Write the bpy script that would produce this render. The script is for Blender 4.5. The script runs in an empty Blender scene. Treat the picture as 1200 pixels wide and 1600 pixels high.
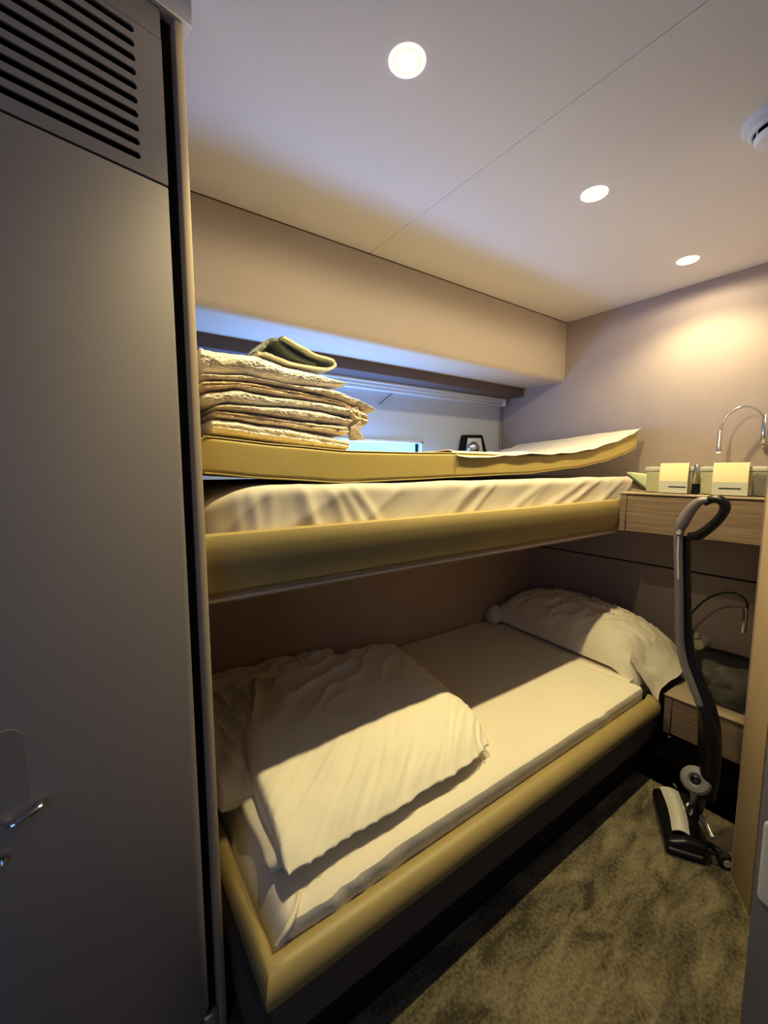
import bpy, bmesh, math, random
from mathutils import Vector, Matrix, noise
random.seed(4)
S = 1.15          # working units -> metres
CAMH = 1.02       # camera height in working units
D = bpy.data; SC = bpy.context.scene; COL = SC.collection

# ------------------------------------------------------------------ camera frame (solved from vanishing points)
F = 660.0
def _ray(p): return Vector((p[0]-600.0, p[1]-800.0, F))
_X = _ray((1532, 729)).normalized(); _Z = -_ray((605, 7212)).normalized()
_X = (_X - _Z*_X.dot(_Z)).normalized(); _Y = _Z.cross(_X)
def direction(p):
    r = _ray(p); return Vector((_X.dot(r), _Y.dot(r), _Z.dot(r)))
def at(p, axis, val):
    """point seen at photo pixel p that lies on the plane axis=val (working units)"""
    v = direction(p); t = (val - (CAMH if axis == 2 else 0))/v[axis]
    w = v*t; w.z += CAMH; return w

# ------------------------------------------------------------------ materials
def nod(nt, t, **kw):
    n = nt.nodes.new(t)
    for k, v in kw.items(): setattr(n, k, v)
    return n
def mat(name, col, rough=.6, metal=0, bump=None, var=None, sheen=0, trans=0, emit=None, coat=0, stretch=None, alpha=1, spec=None, ior=None):
    m = D.materials.new(name); m.use_nodes = True; nt = m.node_tree
    b = nt.nodes['Principled BSDF']; b.inputs['Base Color'].default_value = (*col, 1)
    b.inputs['Roughness'].default_value = rough; b.inputs['Metallic'].default_value = metal
    b.inputs['Sheen Weight'].default_value = sheen; b.inputs['Transmission Weight'].default_value = trans
    b.inputs['Coat Weight'].default_value = coat; b.inputs['Alpha'].default_value = alpha
    if spec is not None: b.inputs['Specular IOR Level'].default_value = spec
    if ior: b.inputs['IOR'].default_value = ior
    if emit:
        b.inputs['Emission Color'].default_value = (*emit[0], 1); b.inputs['Emission Strength'].default_value = emit[1]
    if bump or var:
        tc = nod(nt, 'ShaderNodeTexCoord'); mp = nod(nt, 'ShaderNodeMapping')
        if stretch: mp.inputs['Scale'].default_value = stretch
        nt.links.new(tc.outputs['Object'], mp.inputs['Vector'])
    if var:
        n = nod(nt, 'ShaderNodeTexNoise'); n.inputs['Scale'].default_value = var[0]; n.inputs['Detail'].default_value = 5
        r = nod(nt, 'ShaderNodeMapRange'); r.inputs['From Min'].default_value = .3; r.inputs['From Max'].default_value = .7
        r.inputs['To Min'].default_value = 1-var[1]; r.inputs['To Max'].default_value = 1+var[1]
        mx = nod(nt, 'ShaderNodeVectorMath', operation='SCALE'); mx.inputs[0].default_value = col
        nt.links.new(mp.outputs['Vector'], n.inputs['Vector']); nt.links.new(n.outputs['Fac'], r.inputs['Value'])
        nt.links.new(r.outputs['Result'], mx.inputs['Scale']); nt.links.new(mx.outputs['Vector'], b.inputs['Base Color'])
    if bump:
        n = nod(nt, 'ShaderNodeTexNoise'); n.inputs['Scale'].default_value = bump[0]; n.inputs['Detail'].default_value = 4
        bp = nod(nt, 'ShaderNodeBump'); bp.inputs['Strength'].default_value = bump[1]; bp.inputs['Distance'].default_value = bump[2] if len(bump) > 2 else .002
        nt.links.new(mp.outputs['Vector'], n.inputs['Vector']); nt.links.new(n.outputs['Fac'], bp.inputs['Height'])
        nt.links.new(bp.outputs['Normal'], b.inputs['Normal'])
    return m

def carpet_mat():
    m = D.materials.new('olive carpet pile'); m.use_nodes = True; nt = m.node_tree; b = nt.nodes['Principled BSDF']
    b.inputs['Roughness'].default_value = 1; b.inputs['Sheen Weight'].default_value = .25; b.inputs['Specular IOR Level'].default_value = .1
    tc = nod(nt, 'ShaderNodeTexCoord')
    mp = nod(nt, 'ShaderNodeMapping'); mp.inputs['Rotation'].default_value = (0, 0, -.7); mp.inputs['Scale'].default_value = (1.0, 3.0, 1)
    nt.links.new(tc.outputs['Object'], mp.inputs['Vector'])
    big = nod(nt, 'ShaderNodeTexNoise'); big.inputs['Scale'].default_value = 5.5; big.inputs['Detail'].default_value = 4; big.inputs['Distortion'].default_value = .8
    nt.links.new(mp.outputs['Vector'], big.inputs['Vector'])
    fine = nod(nt, 'ShaderNodeTexNoise'); fine.inputs['Scale'].default_value = 120; fine.inputs['Detail'].default_value = 3
    nt.links.new(tc.outputs['Object'], fine.inputs['Vector'])
    mul = nod(nt, 'ShaderNodeMath', operation='MULTIPLY_ADD'); mul.inputs[1].default_value = .55; mul.inputs[2].default_value = 0
    nt.links.new(fine.outputs['Fac'], mul.inputs[0])
    add = nod(nt, 'ShaderNodeMath', operation='ADD'); nt.links.new(big.outputs['Fac'], add.inputs[0]); nt.links.new(mul.outputs[0], add.inputs[1])
    cr = nod(nt, 'ShaderNodeValToRGB'); cr.color_ramp.elements[0].position = .58; cr.color_ramp.elements[1].position = .98
    cr.color_ramp.elements[0].color = (.07, .06, .036, 1); cr.color_ramp.elements[1].color = (.29, .25, .16, 1)
    nt.links.new(add.outputs[0], cr.inputs['Fac']); nt.links.new(cr.outputs['Color'], b.inputs['Base Color'])
    bp = nod(nt, 'ShaderNodeBump'); bp.inputs['Strength'].default_value = .9; bp.inputs['Distance'].default_value = .006
    nt.links.new(add.outputs[0], bp.inputs['Height']); nt.links.new(bp.outputs['Normal'], b.inputs['Normal'])
    return m

def wood_mat(name, c0, c1):
    m = D.materials.new(name); m.use_nodes = True; nt = m.node_tree; b = nt.nodes['Principled BSDF']
    b.inputs['Roughness'].default_value = .5
    tc = nod(nt, 'ShaderNodeTexCoord'); mp = nod(nt, 'ShaderNodeMapping'); mp.inputs['Scale'].default_value = (3, 1.6, 55)
    nt.links.new(tc.outputs['Object'], mp.inputs['Vector'])
    n = nod(nt, 'ShaderNodeTexNoise'); n.inputs['Scale'].default_value = 2.2; n.inputs['Detail'].default_value = 6; n.inputs['Distortion'].default_value = .6
    nt.links.new(mp.outputs['Vector'], n.inputs['Vector'])
    cr = nod(nt, 'ShaderNodeValToRGB'); cr.color_ramp.elements[0].position = .35; cr.color_ramp.elements[1].position = .65
    cr.color_ramp.elements[0].color = (*c0, 1); cr.color_ramp.elements[1].color = (*c1, 1)
    nt.links.new(n.outputs['Fac'], cr.inputs['Fac']); nt.links.new(cr.outputs['Color'], b.inputs['Base Color'])
    bp = nod(nt, 'ShaderNodeBump'); bp.inputs['Strength'].default_value = .25; bp.inputs['Distance'].default_value = .001
    nt.links.new(n.outputs['Fac'], bp.inputs['Height']); nt.links.new(bp.outputs['Normal'], b.inputs['Normal'])
    return m

MT = dict(
    ceiling=mat('ceiling vinyl', (.76, .725, .70), .7, bump=(220, .06)),
    soffit=mat('soffit vinyl', (.62, .54, .45), .7, bump=(220, .06)),
    wall=mat('taupe wall lining', (.43, .365, .345), .75, bump=(260, .12), var=(6, .03)),
    valance=mat('brown valance', (.17, .125, .115), .6, bump=(200, .1)),
    hull=mat('hull lining', (.58, .63, .72), .6, bump=(150, .05)),
    locker=mat('taupe lacquer', (.345, .305, .29), .62, var=(1.6, .05), bump=(300, .05)),
    gap=mat('dark shadow gap', (.03, .024, .026), .9, var=(9, .1), spec=.1),
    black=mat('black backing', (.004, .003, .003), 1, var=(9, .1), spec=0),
    chrome=mat('brushed chrome', (.72, .73, .75), .16, 1, bump=(400, .03)),
    leather=mat('gold leather', (.40, .32, .145), .45, bump=(420, .22, .0012), var=(5, .06)),
    leather_pale=mat('pale gold leather', (.60, .48, .185), .42, bump=(420, .2, .0012), var=(5, .05)),
    base=mat('brown bunk panel', (.13, .105, .095), .8, bump=(200, .1)),
    board=mat('brown bunk board', (.54, .40, .275), .7, bump=(200, .1)),
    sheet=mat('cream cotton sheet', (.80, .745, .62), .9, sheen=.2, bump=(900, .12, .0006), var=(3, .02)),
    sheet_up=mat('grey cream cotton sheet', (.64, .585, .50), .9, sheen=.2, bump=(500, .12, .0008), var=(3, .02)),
    clearlid=mat('translucent white lid', (.80, .80, .74), .25, trans=.25, bump=(40, .02)),
    rimlit=mat('lit lamp rim', (1, 1, 1), .4, emit=((1, .97, .88), 1.3), bump=(100, .02)),
    joint=mat('brown joint line', (.16, .125, .10), .9, var=(9, .1), spec=.1),
    duvet=mat('white cotton duvet', (.82, .775, .64), .9, sheen=.2, bump=(60, .25, .003), var=(3, .02)),
    pillow=mat('white cotton pillowcase', (.81, .76, .64), .9, sheen=.2, bump=(60, .2, .003), var=(3, .02)),
    lip=mat('pale edge trim', (.62, .56, .48), .5, bump=(100, .02)),
    pipe=mat('gold piping', (.50, .40, .16), .5, bump=(500, .1)),
    carpet=carpet_mat(),
    wood=wood_mat('ash wood', (.25, .185, .13), (.36, .28, .21)),
    woodedge=wood_mat('pale ash edge', (.46, .37, .27), (.56, .46, .35)),
    jamb=mat('tan door jamb', (.60, .48, .34), .6, bump=(200, .06), var=(4, .04)),
    bluedoor=mat('grey lacquer door', (.34, .34, .37), .45, bump=(200, .04)),
    latch=mat('satin white latch plate', (.75, .76, .8), .3, bump=(200, .03)),
    white=mat('white plastic', (.72, .74, .77), .45, bump=(200, .03)),
    lens=mat('glowing lamp lens', (1, 1, 1), .4, emit=((1, .97, .88), 3.5), bump=(100, .02)),
    reflector=mat('pale reflector', (.22, .22, .17), .6, emit=((.98, 1, .80), .72), bump=(100, .02)),
    pane=mat('daylit window pane', (.2, .5, .7), .1, emit=((.36, .86, 1.0), 1.1), var=(5, .1)),
    glass=mat('clear glass', (.97, .97, .93), .05, trans=1, bump=(40, .02), ior=1.3),
    frosted=mat('frosted yellowish plastic', (.80, .80, .58), .35, trans=.45, bump=(40, .04), ior=1.2),
    smoked=mat('grey tinted plastic', (.33, .32, .28), .25, trans=.3, bump=(40, .04)),
    paper=mat('cream paper', (.90, .80, .52), .8, bump=(200, .05)),
    paperlow=mat('grey printed paper', (.62, .62, .55), .8, bump=(200, .05)),
    ink=mat('dark ink', (.03, .025, .025), .8, bump=(200, .05)),
    green=mat('pale green paper', (.62, .68, .46), .8, bump=(200, .05)),
    darkgreen=mat('dark green edge', (.10, .14, .06), .8, bump=(200, .05)),
    vgrey=mat('grey vacuum plastic', (.23, .215, .225), .38, bump=(250, .04)),
    vblack=mat('black vacuum plastic', (.010, .009, .012), .35, bump=(250, .04)),
    vsilver=mat('silver vacuum cover', (.85, .84, .78), .3, .4, bump=(90, .05)),
    rubber=mat('black rubber', (.02, .02, .02), .7, bump=(250, .1)),
    cable=mat('grey cable', (.16, .15, .15), .6, bump=(250, .05)),
    wrap=mat('crinkled clear film', (.5, .49, .45), .10, bump=(45, .9, .01), alpha=.13),
    darkcase=mat('black fabric case', (.012, .010, .013), .8, bump=(300, .3)),
    pale=mat('pale round plastic', (.62, .60, .45), .5, bump=(200, .03)),
    darkmetal=mat('dark bronze tube', (.06, .055, .05), .35, .8, bump=(200, .03)),
    lampglow=mat('lamp tip', (.9, .85, .7), .4, emit=((1, .9, .65), .8), bump=(100, .02)),
)
def towel_mat(name, c): return mat(name, c, 1.0, sheen=.3, bump=(260, .5, .003), var=(90, .06))

# ------------------------------------------------------------------ mesh helpers
def nb(): return bmesh.new()
def join(dst, src):
    me = D.meshes.new('tmp'); src.to_mesh(me); src.free(); dst.from_mesh(me); D.meshes.remove(me); return dst
def box(x0, x1, y0, y1, z0, z1, bev=0, seg=2, bm=None):
    b = nb(); bmesh.ops.create_cube(b, size=1)
    for v in b.verts:
        v.co = Vector(((x0+x1)/2+v.co.x*(x1-x0), (y0+y1)/2+v.co.y*(y1-y0), (z0+z1)/2+v.co.z*(z1-z0)))
    if bev: bmesh.ops.bevel(b, geom=b.edges[:], offset=bev, segments=seg, profile=.5, affect='EDGES')
    return join(bm, b) if bm else b
def prism(poly, axis, a0, a1, bev=0, bm=None, seg=2):
    """polygon (2-D, in the two other axes in order) extruded along axis"""
    b = nb()
    def mk(p, a):
        c = [p[0], p[1]]; c.insert(axis, a); return b.verts.new(c)
    A = [mk(p, a0) for p in poly]; B = [mk(p, a1) for p in poly]; n = len(poly)
    b.faces.new(A); b.faces.new(B[::-1])
    for i in range(n): b.faces.new((A[i], B[i], B[(i+1) % n], A[(i+1) % n]))
    bmesh.ops.recalc_face_normals(b, faces=b.faces[:])
    if bev: bmesh.ops.bevel(b, geom=b.edges[:], offset=bev, segments=seg, profile=.5, affect='EDGES')
    return join(bm, b) if bm else b
def spline(pts, n=6, closed=False):
    pts = [Vector(p) for p in pts]; out = []; m = len(pts)
    rng = m if closed else m-1
    for i in range(rng):
        p1 = pts[i]; p2 = pts[(i+1) % m]
        p0 = pts[(i-1) % m] if (closed or i > 0) else p1*2-p2
        p3 = pts[(i+2) % m] if (closed or i+2 < m) else p2*2-p1
        for k in range(n):
            t = k/n
            out.append(.5*((2*p1)+(p2-p0)*t+(2*p0-5*p1+4*p2-p3)*t*t+(3*p1-p0-3*p2+p3)*t**3))
    if not closed: out.append(pts[-1])
    return out
def tube(path, rad, seg=12, closed=False, bm=None, flat=None):
    """sweep; rad number or list; flat=(axisVector, factor) squashes the section along a direction"""
    b = nb(); P = [Vector(p) for p in path]; n = len(P); rings = []
    R = rad if isinstance(rad, (list, tuple)) else [rad]*n
    if len(R) != n:
        m = len(R); R2 = []
        for i in range(n):
            f = i/(n-1)*(m-1); k = min(int(f), m-2); R2.append(R[k]+(R[k+1]-R[k])*(f-k))
        R = R2
    t0 = (P[1]-P[0]).normalized(); up = Vector((0, 0, 1)) if abs(t0.z) < .9 else Vector((1, 0, 0))
    N = (up - t0*up.dot(t0)).normalized()
    for i in range(n):
        if closed: t = (P[(i+1) % n]-P[i-1]).normalized()
        else: t = (P[min(i+1, n-1)]-P[max(i-1, 0)]).normalized()
        N = (N - t*N.dot(t)).normalized(); B = t.cross(N); ring = []
        for k in range(seg):
            a = 2*math.pi*k/seg; o = (N*math.cos(a)+B*math.sin(a))*R[i]
            if flat: ax = Vector(flat[0]).normalized(); o = o - ax*o.dot(ax)*(1-flat[1])
            ring.append(b.verts.new(P[i]+o))
        rings.append(ring)
    for i in range(n if closed else n-1):
        A = rings[i]; C = rings[(i+1) % n]
        for k in range(seg): b.faces.new((A[k], A[(k+1) % seg], C[(k+1) % seg], C[k]))
    if not closed: b.faces.new(rings[0][::-1]); b.faces.new(rings[-1])
    bmesh.ops.recalc_face_normals(b, faces=b.faces[:])
    return join(bm, b) if bm else b
def lathe(prof, c=(0, 0, 0), axis=(0, 0, 1), seg=32, bm=None, cap=True):
    """prof: list of (radius, height) along axis from c"""
    b = nb(); c = Vector(c); ax = Vector(axis).normalized()
    u = ax.orthogonal().normalized(); w = ax.cross(u); rings = []
    for r, h in prof:
        if r < 1e-6: rings.append([b.verts.new(c+ax*h)])
        else: rings.append([b.verts.new(c+ax*h+(u*math.cos(2*math.pi*k/seg)+w*math.sin(2*math.pi*k/seg))*r) for k in range(seg)])
    for A, B in zip(rings, rings[1:]):
        for k in range(seg):
            a = [A[0]] if len(A) == 1 else [A[k], A[(k+1) % seg]]
            d = [B[0]] if len(B) == 1 else [B[(k+1) % seg], B[k]]
            if len(a)+len(d) > 2: b.faces.new(a+d)
    if prof[0] == prof[-1]: cap = False
    if cap and len(rings[0]) > 1: b.faces.new(rings[0])
    if cap and len(rings[-1]) > 1: b.faces.new(rings[-1])
    bmesh.ops.remove_doubles(b, verts=b.verts[:], dist=1e-6)
    bmesh.ops.recalc_face_normals(b, faces=b.faces[:])
    return join(bm, b) if bm else b
def roundbox(lo, hi, r, res, fn=None, bm=None):
    """densely divided rounded box; fn(p, nrm, (u,v,w)) -> p may displace it"""
    b = nb(); lo = Vector(lo); hi = Vector(hi); size = hi-lo
    n = [max(2, int(math.ceil(size[i]/res))) for i in range(3)]; V = {}
    rr = Vector(r) if isinstance(r, (tuple, list)) else Vector((r, r, r))
    def vert(i, j, k):
        key = (i, j, k)
        if key not in V:
            uvw = Vector((i/n[0], j/n[1], k/n[2])); p = Vector([lo[a]+size[a]*uvw[a] for a in range(3)])
            q = Vector([min(max(p[a], lo[a]+rr[a]), hi[a]-rr[a]) for a in range(3)]); d = Vector([(p[a]-q[a])/max(rr[a], 1e-6) for a in range(3)])
            if d.length > 1e-9: nr = d.normalized(); p = q + Vector([nr[a]*rr[a] for a in range(3)])
            else: nr = Vector((0, 0, 1))
            if fn: p = fn(p, nr, uvw)
            V[key] = b.verts.new(p)
        return V[key]
    for ax in range(3):
        o = [a for a in range(3) if a != ax]
        for side in (0, n[ax]):
            for i in range(n[o[0]]):
                for j in range(n[o[1]]):
                    q = []
                    for di, dj in ((0, 0), (1, 0), (1, 1), (0, 1)):
                        key = [0, 0, 0]; key[ax] = side; key[o[0]] = i+di; key[o[1]] = j+dj; q.append(vert(*key))
                    b.faces.new(q)
    bmesh.ops.recalc_face_normals(b, faces=b.faces[:])
    return join(bm, b) if bm else b
def grid(fn, nu, nv, thick=0):
    b = nb(); V = [[b.verts.new(fn(i/nu, j/nv)) for j in range(nv+1)] for i in range(nu+1)]
    for i in range(nu):
        for j in range(nv): b.faces.new((V[i][j], V[i+1][j], V[i+1][j+1], V[i][j+1]))
    bmesh.ops.recalc_face_normals(b, faces=b.faces[:])
    if thick: bmesh.ops.solidify(b, geom=b.faces[:], thickness=thick)
    return b
def lerp(a, b, t): return a+(b-a)*t
def interp(pts, x):
    if x <= pts[0][0]: return pts[0][1]
    for (a, p), (b, q) in zip(pts, pts[1:]):
        if x <= b:
            t = (x-a)/(b-a); t = t*t*(3-2*t)*.5+t*.5; return p+(q-p)*t
    return pts[-1][1]
def nz(x, y=0, z=0): return noise.noise(Vector((x, y, z)))
def ridge(x, y=0, z=0, k=3): return (1-min(1, abs(nz(x, y, z))*1.6))**k

# ------------------------------------------------------------------ objects
_vt = {}
def prop(o, label=None, cat=None, group=None, kind=None):
    for k, v in (('label', label), ('category', cat), ('group', group), ('kind', kind)):
        if v: o[k] = v
    return o
def obj(name, bm, m, parent=None, smooth=True, label=None, cat=None, group=None, kind=None, subsurf=0):
    """one mesh object; geometry is given in room coordinates, the origin goes to its base"""
    me = D.meshes.new(name)
    if not isinstance(m, (list, tuple)): m = [m]
    for k in m: me.materials.append(MT[k] if isinstance(k, str) else k)
    xs = [v.co for v in bm.verts]
    if parent is None:
        c = Vector(((min(p.x for p in xs)+max(p.x for p in xs))/2, (min(p.y for p in xs)+max(p.y for p in xs))/2, min(p.z for p in xs)))
        org = c
    else: org = _vt[parent.name]
    for v in bm.verts: v.co = (v.co-org)*S
    bm.normal_update()
    for e in bm.edges:
        if len(e.link_faces) == 2: e.smooth = e.calc_face_angle(0) < math.radians(38)
    for f in bm.faces: f.smooth = smooth
    bm.to_mesh(me); bm.free()
    o = D.objects.new(name, me); COL.objects.link(o)
    if parent is None: o.location = org*S
    else: o.parent = parent
    _vt[o.name] = org
    return prop(o, label, cat, group, kind)
def thing(name, loc, label, cat, group=None, kind=None):
    o = D.objects.new(name, None); COL.objects.link(o); o.location = Vector(loc)*S; o.empty_display_size = .1
    _vt[o.name] = Vector(loc); return prop(o, label, cat, group, kind)
def struct(name, bm, m, **k): return obj(name, bm, m, kind='structure', **k)

XE = 1.953      # far wall
ZC = 1.72       # ceiling
YS = 1.218      # soffit face
YH = 1.379      # hull lining beside the lower bunk
YW = 1.60       # hull lining above the upper bunk

# ================================================================== ROOM SHELL
struct('floor', box(-1.4, XE+.04, -1.0, YH+.25, -.03, 0), 'carpet', label='dark olive cut pile carpet')
c = box(-1.4, .8096, -1.0, YS+.40, ZC, ZC+.02, .0007, 1)
box(.8104, XE+.04, -1.0, YS+.40, ZC, ZC+.02, .0007, 1, bm=c)
box(-1.4, XE+.04, -1.0, YS+.40, ZC+.018, ZC+.04, bm=c)
struct('ceiling', c, 'ceiling', label='off white ceiling lining panels')
# far wall: two lining panels with a groove
w = box(XE, XE+.03, .2, YW+.05, .613, ZC, .002, 1); box(XE, XE+.03, .2, YW+.05, 0, .607, .002, 1, bm=w)
struct('wall_far', w, 'wall', label='taupe lined wall at the head of the bunks')
struct('trim_1', box(XE+.006, XE+.028, .2, YH, .606, .614), 'gap', label='dark groove across the far wall')
# hull wall, with ledge and window opening
WX0, WX1, WZ0, WZ1 = .62, 1.372, 1.0, 1.152
w = box(.1, XE+.03, YH, YW+.06, 0, .975, .003, 1)
for a in ((.1, WX0, WZ0-.03, ZC), (WX1, XE+.03, WZ0-.03, ZC), (WX0, WX1, WZ1, ZC), (WX0, WX1, WZ0-.03, WZ0)):
    box(a[0], a[1], YW, YW+.06, a[2], a[3], bm=w)
struct('wall_hull', w, 'hull', label='pale hull lining behind the bunks')
# lower brown lining of the hull side beside the lower bunk
struct('trim_2', box(.16, XE-.001, YH-.006, YH+.002, .2, .81), 'board', label='brown lining beside the lower bunk')
# soffit with a rounded lower edge
R = .028; zb = 1.441
prof = [(YS, ZC), (YS, zb+R)]+[(YS+R-R*math.cos(a), zb+R-R*math.sin(a)) for a in [math.pi/2*i/8 for i in range(1, 9)]]+[(YW+.02, zb+.008), (YW+.02, ZC)]
struct('trim_3', prism(prof, 0, .145, XE), 'soffit', label='long beige soffit box under the ceiling')
struct('trim_4', box(.145, XE, YS-.002, YS+.01, ZC-.0025, ZC+.001), 'joint', label='thin dark joint between soffit and ceiling')
struct('trim_5', box(.145, XE, 1.452, YW+.01, 1.402, zb+.014, .003, 1), 'valance', label='dark brown valance under the soffit')
# foot partition
struct('wall_left', box(.13, .157, .745, YW+.02, 0, ZC), 'wall', label='wall at the foot of the bunks')
# right partition + jamb + door
struct('wall_right', prism([(1.272, .281), (1.272, .27), (XE, .25), (XE, .30)], 2, 0, ZC), 'wall', label='partition on the right')
struct('trim_6', prism([(1.185, .223), (1.267, .277), (1.30, .262), (1.22, .18)], 2, 0, ZC, .0015), 'jamb', label='tan door jamb')
DA, DB = Vector((.90, .1682, 0)), Vector((.865, -.04, 0))
dv = (DB-DA).normalized(); dn = Vector((dv.y, -dv.x, 0))
if dn.x > 0: dn = -dn
DC = DA-dn*.036; DD = DB-dn*.036
dr = struct('door_1', prism([(p.x, p.y) for p in (DA, DB, DD, DC)], 2, .01, 1.68, .003), 'bluedoor', label='grey cabin door edge')
def dface(b, du, dz):
    for v in b.verts: v.co = DA+dv*(v.co.x+du)+dn*(v.co.y+.002)+Vector((0, 0, v.co.z+dz))
    return b
obj('latch_plate', dface(roundbox((0, -.003, 0), (.07, .003, .152), (.012, .0025, .012), .006), .0075, .286), 'latch', dr)
obj('latch_bolt', dface(roundbox((0, -.003, 0), (.02, .008, .05), (.005, .004, .005), .004), .033, .335), 'chrome', dr)

# window in the hull
wn = thing('window_1', (WX0, YW, WZ0), 'narrow daylit hull window behind the upper bunk', None, kind='structure')
fr = box(WX0, WX1, YW-.006, YW+.03, WZ1-.012, WZ1, .002, 1)
box(WX0, WX1, YW-.006, YW+.03, WZ0, WZ0+.012, .002, 1, bm=fr); box(WX0, WX0+.012, YW-.006, YW+.03, WZ0, WZ1, .002, 1, bm=fr); box(WX1-.012, WX1, YW-.006, YW+.03, WZ0, WZ1, .002, 1, bm=fr)
obj('window_frame', fr, 'white', wn)
obj('gasket', box(WX1-.03, WX1-.022, YW+.008, YW+.02, WZ0+.01, WZ1-.012), 'gap', wn)
obj('pane', box(WX0+.006, WX1-.006, YW+.02, YW+.03, WZ0+.006, WZ1-.006), 'pane', wn)
# blind cassette under the valance
bl = thing('window_blind', (1.05, YW-.03, 1.36), 'white ribbed blind rail fixed below the brown valance over the hull window', 'blind')
b = nb()
for k in range(3): roundbox((.25, YW-.045+.011*k, 1.366+.0125*(2-k)), (XE-.03, YW-.0, 1.3785+.0125*(2-k)), .004, .03, bm=b) if False else box(.25, XE-.03, YW-.05+.012*(2-k), YW, 1.365+.0125*k, 1.3765+.0125*k, .003, 2, bm=b)
obj('head_rail', b, 'white', bl)
obj('end_cap', box(XE-.03, XE-.018, YW-.052, YW, 1.362, 1.404, .002, 1), 'white', bl)
cp = spline([at((616, 612), 1, YW-.004), at((606, 620), 1, YW-.004), at((592, 632), 1, YW-.004)], 5)
obj('pull_cord', tube(cp, .0012, 6), 'gap', bl)
# vertical corner trim of the hull lining
struct('trim_7', box(XE-.014, XE, YW-.012, YW, .975, 1.405, .002, 1), 'wall', label='narrow corner trim')
# latch fitting on the hull
ft = thing('window_latch', at((735, 700), 1, YW), 'small dark trapezoid fitting with round chrome centre on the hull lining', 'latch')
q = [at(p, 1, YW) for p in ((713, 716), (720, 680), (749, 680), (758, 716))]
b = prism([(p.x, p.z) for p in q], 1, YW-.025, YW, .006); obj('housing', b, 'gap', ft)
q = [at(p, 1, YW) for p in ((721, 716), (725, 685), (745, 685), (750, 716))]
obj('face_plate', prism([(p.x, p.z) for p in q], 1, YW-.03, YW-.024, .002), 'latch', ft)
cc = at((738, 701), 1, YW-.03)
obj('chrome_dome', lathe([(.040, 0), (.038, .012), (.03, .022), (.015, .03), (0, .032)], cc, (0, -1, 0)), 'chrome', ft)

# ================================================================== LOCKER (built-in cupboard on the left)
LA = math.radians(11.5); LO = Vector((.157, .72, 0)); LE = Vector((math.cos(LA), math.sin(LA), 0)); LN = Vector((math.sin(LA), -math.cos(LA), 0))
def lk(s, d, z): return LO-LE*s+LN*d+Vector((0, 0, z))
def lkbm(b):
    for v in b.verts: v.co = lk(v.co.x, v.co.y, v.co.z)
    bmesh.ops.recalc_face_normals(b, faces=b.faces[:]); return b
lo = thing('locker', (.05, .70, 0), 'tall taupe built-in locker with slotted vent panel beside the bunks', 'locker')
b = box(0, .46, -.022, -.014, 0, 1.656); obj('back_panel', lkbm(b), 'gap', lo)
obj('top_frame', lkbm(box(.031, .46, -.016, -.001, 1.617, 1.656)), 'locker', lo); obj('plinth', lkbm(box(.014, .46, -.012, -.003, 0, .045)), 'locker', lo)
obj('post', lkbm(box(0, .0125, -.022, .002, .0, 1.656, .002, 2)), 'jamb', lo)
# door with rounded lower corner
def rrect(x0, x1, z0, z1, r, n=8):
    P = []
    for cx, cz, a0 in ((x1-r, z1-r, 0), (x0+r, z1-r, 90), (x0+r, z0+r, 180), (x1-r, z0+r, 270)):
        for i in range(n+1):
            a = math.radians(a0+90*i/n); P.append((cx+r*math.cos(a), cz+r*math.sin(a)))
    return P
dpoly = [(.031, 1.4235), (.031, .075)]+[(.031+.022-.022*math.cos(a), .075-.022*math.sin(a)) for a in [math.pi/2*i/6 for i in range(1, 7)]]+[(.44, .053), (.44, 1.4235)]
door = obj('door', lkbm(prism(dpoly, 1, -.014, 0, .0015)), 'locker', lo)
# recessed latch: cup + lip
hd = obj('handle_cup', lkbm(prism(rrect(.243, .30, .588, .70, .016), 1, -.0005, .0012)), mat('shaded cup', (.27, .25, .245), .5, bump=(200, .03)), door)
b = tube(spline([lk(.232, .0, .592), lk(.234, .010, .590), lk(.247, .013, .587), lk(.262, .011, .583), lk(.266, .0, .582)], 5), [.003, .0045, .005, .0045, .003], 10, flat=((0, 0, 1), .7))
obj('handle', b, 'chrome', door, label='chrome pull handle')
obj('lock_barrel', lathe([(.008, 0), (.008, .004), (.005, .005), (.005, .001), (0, .001)], lk(.276, .001, .537), LN), 'chrome', door)
# vent panel: slots cut through (curve with holes)
def slotted(s0, s1, z0, z1, slots):
    cu = D.curves.new('tmpc', 'CURVE'); cu.dimensions = '2D'; cu.fill_mode = 'BOTH'
    for P in [[(s0, z0), (s1, z0), (s1, z1), (s0, z1)]]+slots:
        sp = cu.splines.new('POLY'); sp.points.add(len(P)-1); sp.use_cyclic_u = True
        for q, pt in zip(P, sp.points): pt.co = (q[0], q[1], 0, 1)
    cu.extrude = .0015
    o = D.objects.new('tmpo', cu); COL.objects.link(o); bpy.context.view_layer.update()
    me = D.meshes.new_from_object(o.evaluated_get(bpy.context.evaluated_depsgraph_get()))
    D.objects.remove(o); D.curves.remove(cu); b = nb(); b.from_mesh(me); D.meshes.remove(me)
    for v in b.verts: v.co = Vector((v.co.x, v.co.z-.0015, v.co.y))
    return b
slots = []
for k in range(11):
    z = 1.4475+k*.01745
    if z > 1.607: break
    slots.append(rrect(.066, .385, z-.0043, z+.0043, .0042, 5))
vp = obj('vent_panel', lkbm(slotted(.031, .44, 1.4262, 1.6155, slots)), 'locker', lo)
obj('vent_backing', lkbm(box(.05, .41, -.0138, -.0125, 1.435, 1.612)), 'black', vp)
struct('trim_8', lkbm(box(-.012, .5, -.03, .006, 1.657, ZC+.001, .001, 1)), 'ceiling', label='pale cornice above the locker')

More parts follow.
